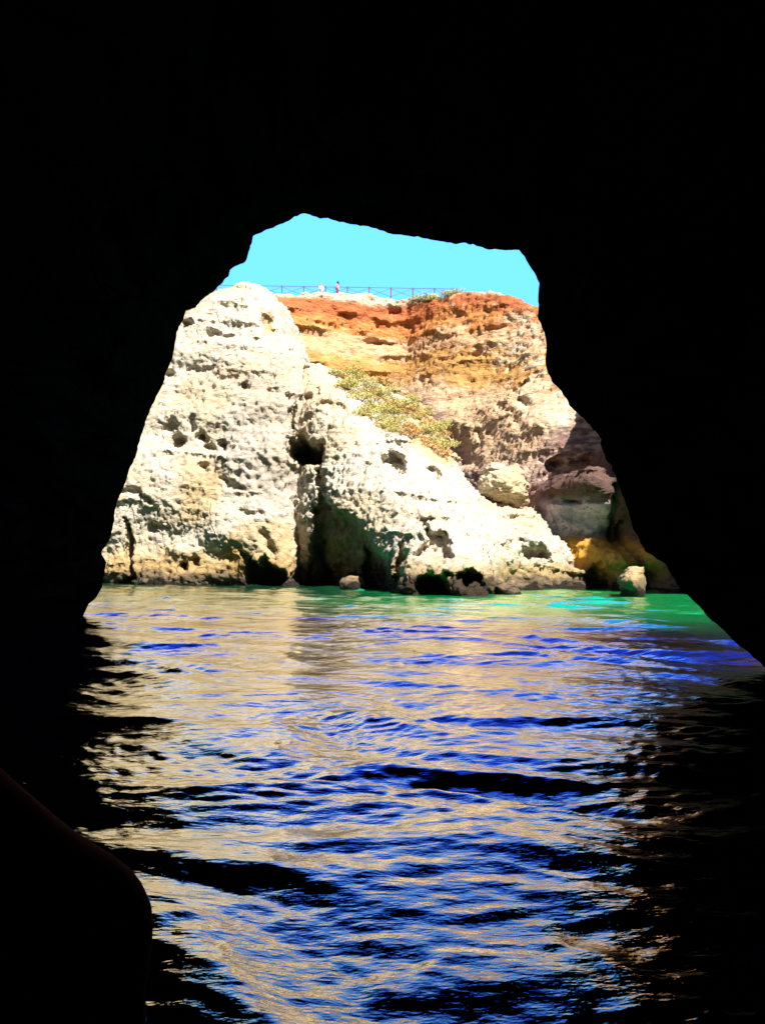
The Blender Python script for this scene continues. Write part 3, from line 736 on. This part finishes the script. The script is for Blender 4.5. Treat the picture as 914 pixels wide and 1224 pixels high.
def standing(name, loc, rz, label, top_col, bottom_col, long_hair, lean):
    t = empty(name, loc, rz)
    L = lean
    sh = lambda x, y, z: (x, y + L * max(0, z - .9), z)
    body = [(sh(-.085, 0, .92), (-.10, 0, .50), .085, .058), ((-.10, 0, .50), (-.105, .02, .09), .054, .036), ((-.105, .03, .05), (-.115, -.16, .03), .038, .028), (sh(.085, 0, .92), (.10, 0, .50), .085, .058), ((.10, 0, .50), (.105, .02, .09), .054, .036), ((.105, .03, .05), (.115, -.16, .03), .038, .028),
            (sh(0, 0, .95), sh(0, 0, 1.12), .135, .115, .08), (sh(0, 0, 1.12), sh(0, 0, 1.33), .118, .125, .08), (sh(-.14, 0, 1.38), sh(.14, 0, 1.38), .062, .062, .08), (sh(0, .01, 1.38), sh(0, -.01, 1.52), .052, .048, .05),
            (sh(0, -.01, 1.60), sh(0, -.015, 1.63), .086, .09, .03), (sh(0, -.055, 1.55), sh(0, -.06, 1.555), .05, .045, .03), (sh(0, -.105, 1.59), sh(0, -.115, 1.575), .012, .014, .012),
            (sh(-.09, 0, 1.59), sh(-.093, 0, 1.61), .018, .02, .01), (sh(.09, 0, 1.59), sh(.093, 0, 1.61), .018, .02, .01)]
    for sx in (-1, 1):
        e = np.array(sh(sx * .26, -.02, 1.13)); w = np.array((sx * .20, -.24 + L * .25, 1.05))
        body += [(sh(sx * .18, 0, 1.38), e, .052, .040, .05), (e, w, .039, .028, .03)] + hand(w, (-.2 * sx, -1, -.15), (0, 0, 1), .8)
    me = sdf_mesh('person_body', body, .012, None); body_o = link('body', me, skin, t)
    shirt = [(sh(0, 0, .94), sh(0, 0, 1.12), .15, .13, .08), (sh(0, 0, 1.12), sh(0, 0, 1.33), .132, .138, .08), (sh(-.15, 0, 1.38), sh(.15, 0, 1.38), .073, .073, .08), (sh(-.18, 0, 1.38), sh(-.235, -.01, 1.22), .064, .06, .05), (sh(.18, 0, 1.38), sh(.235, -.01, 1.22), .064, .06, .05)]
    link('shirt', sdf_mesh('shirt', shirt, .014, None), plain('shirt_cloth', top_col, .85), t)
    sk = [(sh(-.085, 0, .94), (-.10, 0, .55), .105, .082, .06), (sh(.085, 0, .94), (.10, 0, .55), .105, .082, .06), (sh(-.05, 0, .97), sh(.05, 0, .97), .13, .13, .06)]
    link('shorts', sdf_mesh('shorts', sk, .014, None), plain('shorts_cloth', bottom_col, .85), t)
    hr = [(sh(0, .02, 1.63), sh(0, .015, 1.66), .098, .088, .03)]
    if long_hair: hr += [(sh(0, .06, 1.60), sh(0, .10, 1.36), .085, .055, .05)]
    else: hr += [(sh(0, .10, 1.66), sh(0, .13, 1.68), .045, .04, .03)]
    link('hair', sdf_mesh('hair', hr, .012, None), hair_m, t)
    for sx in (-1, 1):
        bm = bmesh.new(); bmesh.ops.create_uvsphere(bm, u_segments=8, v_segments=6, radius=.012, matrix=Matrix.Translation(sh(sx * .034, -.094, 1.615))); bmobj('eye', bm, hair_m, t)
    tag(t, label, 'person')
    return t
def put(px_, py_head, Y, H=1.72):
    p = at(px_, py_head, Y); return Vector((p.x, Y, p.z - H))
for px_, py_, rz_, lab, tc, bc, lh, ln_, yy in ((384.5, 336.0, .5, 'dark-haired person in a white shirt leaning by the cliff-top fence', (.72, .68, .70), (.45, .16, .2), False, .28, 91.2),
                                           (403.0, 334.6, -1.9, 'person with long dark hair and a pink top beside the cliff-top fence', (.62, .25, .30), (.14, .05, .12), True, .05, 91.1)):
    p = put(px_, py_, yy); g_ = down(B_cliff, p.x, p.y)
    if g_ is not None: p.z = g_.z
    standing('person', p, rz_, lab, tc, bc, lh, ln_)
    print('PERSON head px', px_, 'ground z', p.z, 'wanted', put(px_, py_, yy).z)

# ---- the fellow passenger whose shoulder shows, and the boat both sit in
def passenger():
    sx0, sy0 = -.46, .84                                # spine
    shz = 1.555
    t = empty('person', (sx0, sy0, .5))
    o = lambda x, y, z: (x, y, z - .5)
    body = [(o(0, 0, 1.03), o(0, .02, 1.25), .15, .135, .08), (o(0, .02, 1.25), o(0, 0, 1.44), .14, .145, .08), (o(-.15, 0, shz - .11), o(.15, 0, shz - .11), .055, .055, .09), (o(0, 0, 1.50), o(-.04, .015, 1.68), .058, .052, .06),
            (o(-.05, .02, 1.76), o(-.055, .025, 1.80), .088, .092, .03), (o(-.05, .07, 1.715), o(-.05, .075, 1.72), .05, .046, .03), (o(-.05, .12, 1.76), o(-.05, .13, 1.745), .012, .014, .012), (o(-.14, .01, 1.75), o(-.144, .01, 1.775), .018, .02, .01), (o(.035, .01, 1.75), o(.039, .01, 1.775), .018, .02, .01)]
    for s in (-1, 1):
        e = np.array(o(s * .188, .03, 1.20)); w = np.array(o(s * .17, .27, 1.13))
        hip = o(s * .09, .02, 1.0); kn = o(s * .12, .44, 1.0)
        body += [(o(s * .178, 0, shz - .10), e, .052, .044, .05), (e, w, .042, .03, .03)] + hand(w, (-.1 * s, 1, -.25), (-s, 0, 0), -.6 * s)
        body += [(hip, kn, .09, .062, .06), (kn, o(s * .12, .42, .60), .058, .038, .04), (o(s * .12, .41, .565), o(s * .13, .60, .545), .042, .032, .03)]
    link('body', sdf_mesh('person_body', body, .016, None), skin, t)
    shirt = [(o(0, 0, 1.0), o(0, .02, 1.25), .165, .15, .08), (o(0, .02, 1.25), o(0, 0, 1.44), .155, .162, .08), (o(-.15, 0, shz - .12), o(.15, 0, shz - .12), .07, .07, .09), (o(0, 0, 1.50), o(0, .01, 1.60), .085, .066, .06)]
    for s in (-1, 1): shirt += [(o(s * .03, 0, 1.585), o(s * .186, 0, 1.462), .066, .060, .03), (o(s * .186, 0, 1.462), o(s * .188, .02, 1.24), .061, .058, .03)]
    link('shirt', sdf_mesh('shirt', shirt, .014, None), plain('dark_red_cloth', (.30, .014, .010), .9, .2, 30), t)
    tr = []
    for s in (-1, 1): tr += [(o(s * .09, .02, 1.0), o(s * .12, .44, 1.0), .105, .078, .06), (o(s * .12, .44, 1.0), o(s * .12, .42, .66), .074, .058, .05)]
    link('trousers', sdf_mesh('trousers', tr, .016, None), plain('dark_cloth', (.02, .02, .025), .85), t)
    link('hair', sdf_mesh('hair', [(o(-.055, 0, 1.80), o(-.055, 0, 1.83), .10, .09, .03), (o(-.055, -.03, 1.80), o(-.05, -.05, 1.72), .085, .06, .04)], .014, None), hair_m, t)
    for s in (-1, 1):
        bm = bmesh.new(); bmesh.ops.create_uvsphere(bm, u_segments=10, v_segments=8, radius=.013, matrix=Matrix.Translation(o(-.052 + s * .034, .108, 1.785))); bmobj('eye', bm, hair_m, t)
    tag(t, 'passenger in a dark red top seated in shadow, one shoulder showing against the water', 'person')
passenger()

def boat():
    t = empty('boat', (0, 0, 0)); tag(t, 'open dark wooden boat carrying the passenger inside the cave', 'boat')
    hull_m = plain('dark_boat_paint', (.03, .035, .045), .5)
    n = 25; xs = np.linspace(-4.2, 3.4, n); prof = []
    for x in xs:
        u = (x + 4.2) / 7.6; w = 1.38 * (1 - max(0, (u - .45) / .55) ** 2.4) * (.86 + .14 * min(1, u / .2)); w = max(w, .03)
        zt = .98 + .10 * u * u
        prof.append([(x, -w, zt), (x, -w * .93, .35), (x, -w * .62, -.18), (x, 0, -.3), (x, w * .62, -.18), (x, w * .93, .35), (x, w, zt), (x, w - min(.07, w * .5), zt), (x, (w - min(.07, w * .5)) * .93, .5), (x, -(w - min(.07, w * .5)) * .93, .5), (x, -(w - min(.07, w * .5)), zt)])
    V = [p for r_ in prof for p in r_]; k = 11
    Fc = [(i_ * k + j_, i_ * k + (j_ + 1) % k, (i_ + 1) * k + (j_ + 1) % k, (i_ + 1) * k + j_) for i_ in range(n - 1) for j_ in range(k)]
    Fc += [tuple(range(k)), tuple((n - 1) * k + j_ for j_ in range(k))[::-1]]
    me = bpy.data.meshes.new('hull'); me.from_pydata(V, [], Fc); me.update()
    bm = bmesh.new(); bm.from_mesh(me); bmesh.ops.recalc_face_normals(bm, faces=bm.faces); bm.to_mesh(me); bm.free()
    link('hull', me, hull_m, t)
    bm = bmesh.new(); bmesh.ops.create_cube(bm, size=1, matrix=Matrix.Translation((-.5, .70, .872)) @ Matrix.Diagonal((3.4, .42, .05, 1))); bmesh.ops.bevel(bm, geom=bm.edges[:], offset=.012, segments=2)
    for x in (-2.0, -.5, 1.0):
        bmesh.ops.create_cube(bm, size=1, matrix=Matrix.Translation((x, .70, .675)) @ Matrix.Diagonal((.06, .36, .345, 1)))
    bmobj('bench', bm, plain('bench_wood', (.12, .07, .04), .7), t)
boat()

# ------------------------------------------------------------------ camera, light, sky
cam = bpy.data.cameras.new('camera'); co = bpy.data.objects.new('camera', cam); COL.objects.link(co)
co.location = (0, 0, CAMZ); co.rotation_euler = (math.pi / 2 + PITCH, 0, 0)
cam.sensor_fit = 'VERTICAL'; cam.sensor_height = 24; cam.lens = F / 1224 * 24; cam.clip_start = .05; cam.clip_end = 2000
S.camera = co

ELEV, AZ = math.radians(52), math.radians(145)           # azimuth clockwise from the view direction
sd = Vector((math.sin(AZ) * math.cos(ELEV), math.cos(AZ) * math.cos(ELEV), math.sin(ELEV)))
sl = bpy.data.lights.new('sun', 'SUN'); sl.energy = 4.7; sl.angle = math.radians(.5); sl.color = (1, .96, .89)
so_ = bpy.data.objects.new('sun', sl); COL.objects.link(so_); so_.rotation_euler = (-sd).to_track_quat('-Z', 'Y').to_euler(); so_.location = (20, -30, 60)

w = bpy.data.worlds.new('World'); S.world = w; w.use_nodes = True
w.node_tree.nodes.clear(); T = NT(w.node_tree)
sky = T.n('ShaderNodeTexSky', sky_type='NISHITA', sun_disc=False, sun_elevation=ELEV, sun_rotation=AZ, air_density=1.0, dust_density=.3, ozone_density=3.0)
sp = T.n('ShaderNodeSeparateColor', ins={0: sky.outputs[0]})
def grade(ch, a, p, top): return T.math('MULTIPLY', T.math('MINIMUM', T.math('MULTIPLY', T.math('POWER', T.math('MULTIPLY', sp.outputs[ch], .1), p), a), top), 10)
vivid = T.n('ShaderNodeCombineColor', ins={0: grade(0, 1600, 5, .078), 1: grade(1, 420, 5, .31), 2: grade(2, 1.05, .5, 1.1)}).outputs[0]
dr = T.n('ShaderNodeSeparateXYZ', ins={0: T.n('ShaderNodeTexCoord').outputs['Generated']})
msk = T.math('MULTIPLY', T.ramp(dr.outputs[1], -.1, .55), T.ramp(dr.outputs[2], .86, .62))
pale = T.mix(1.0, sky.outputs[0], (.43, .34, .24), 'MULTIPLY')
bg = T.n('ShaderNodeBackground', ins={'Color': T.mix(msk, pale, vivid), 'Strength': .10})
wo = T.n('ShaderNodeOutputWorld'); w.node_tree.links.new(bg.outputs[0], wo.inputs[0])

S.view_settings.view_transform = 'Standard'; S.view_settings.look = 'None'; S.view_settings.exposure = 1.58; S.view_settings.gamma = 1
cy = S.cycles
cy.max_bounces = 6; cy.diffuse_bounces = 3; cy.glossy_bounces = 3; cy.caustics_reflective = False; cy.caustics_refractive = False
cy.use_denoising = True; cy.sample_clamp_indirect = 8; cy.use_adaptive_sampling = True; cy.adaptive_threshold = .015
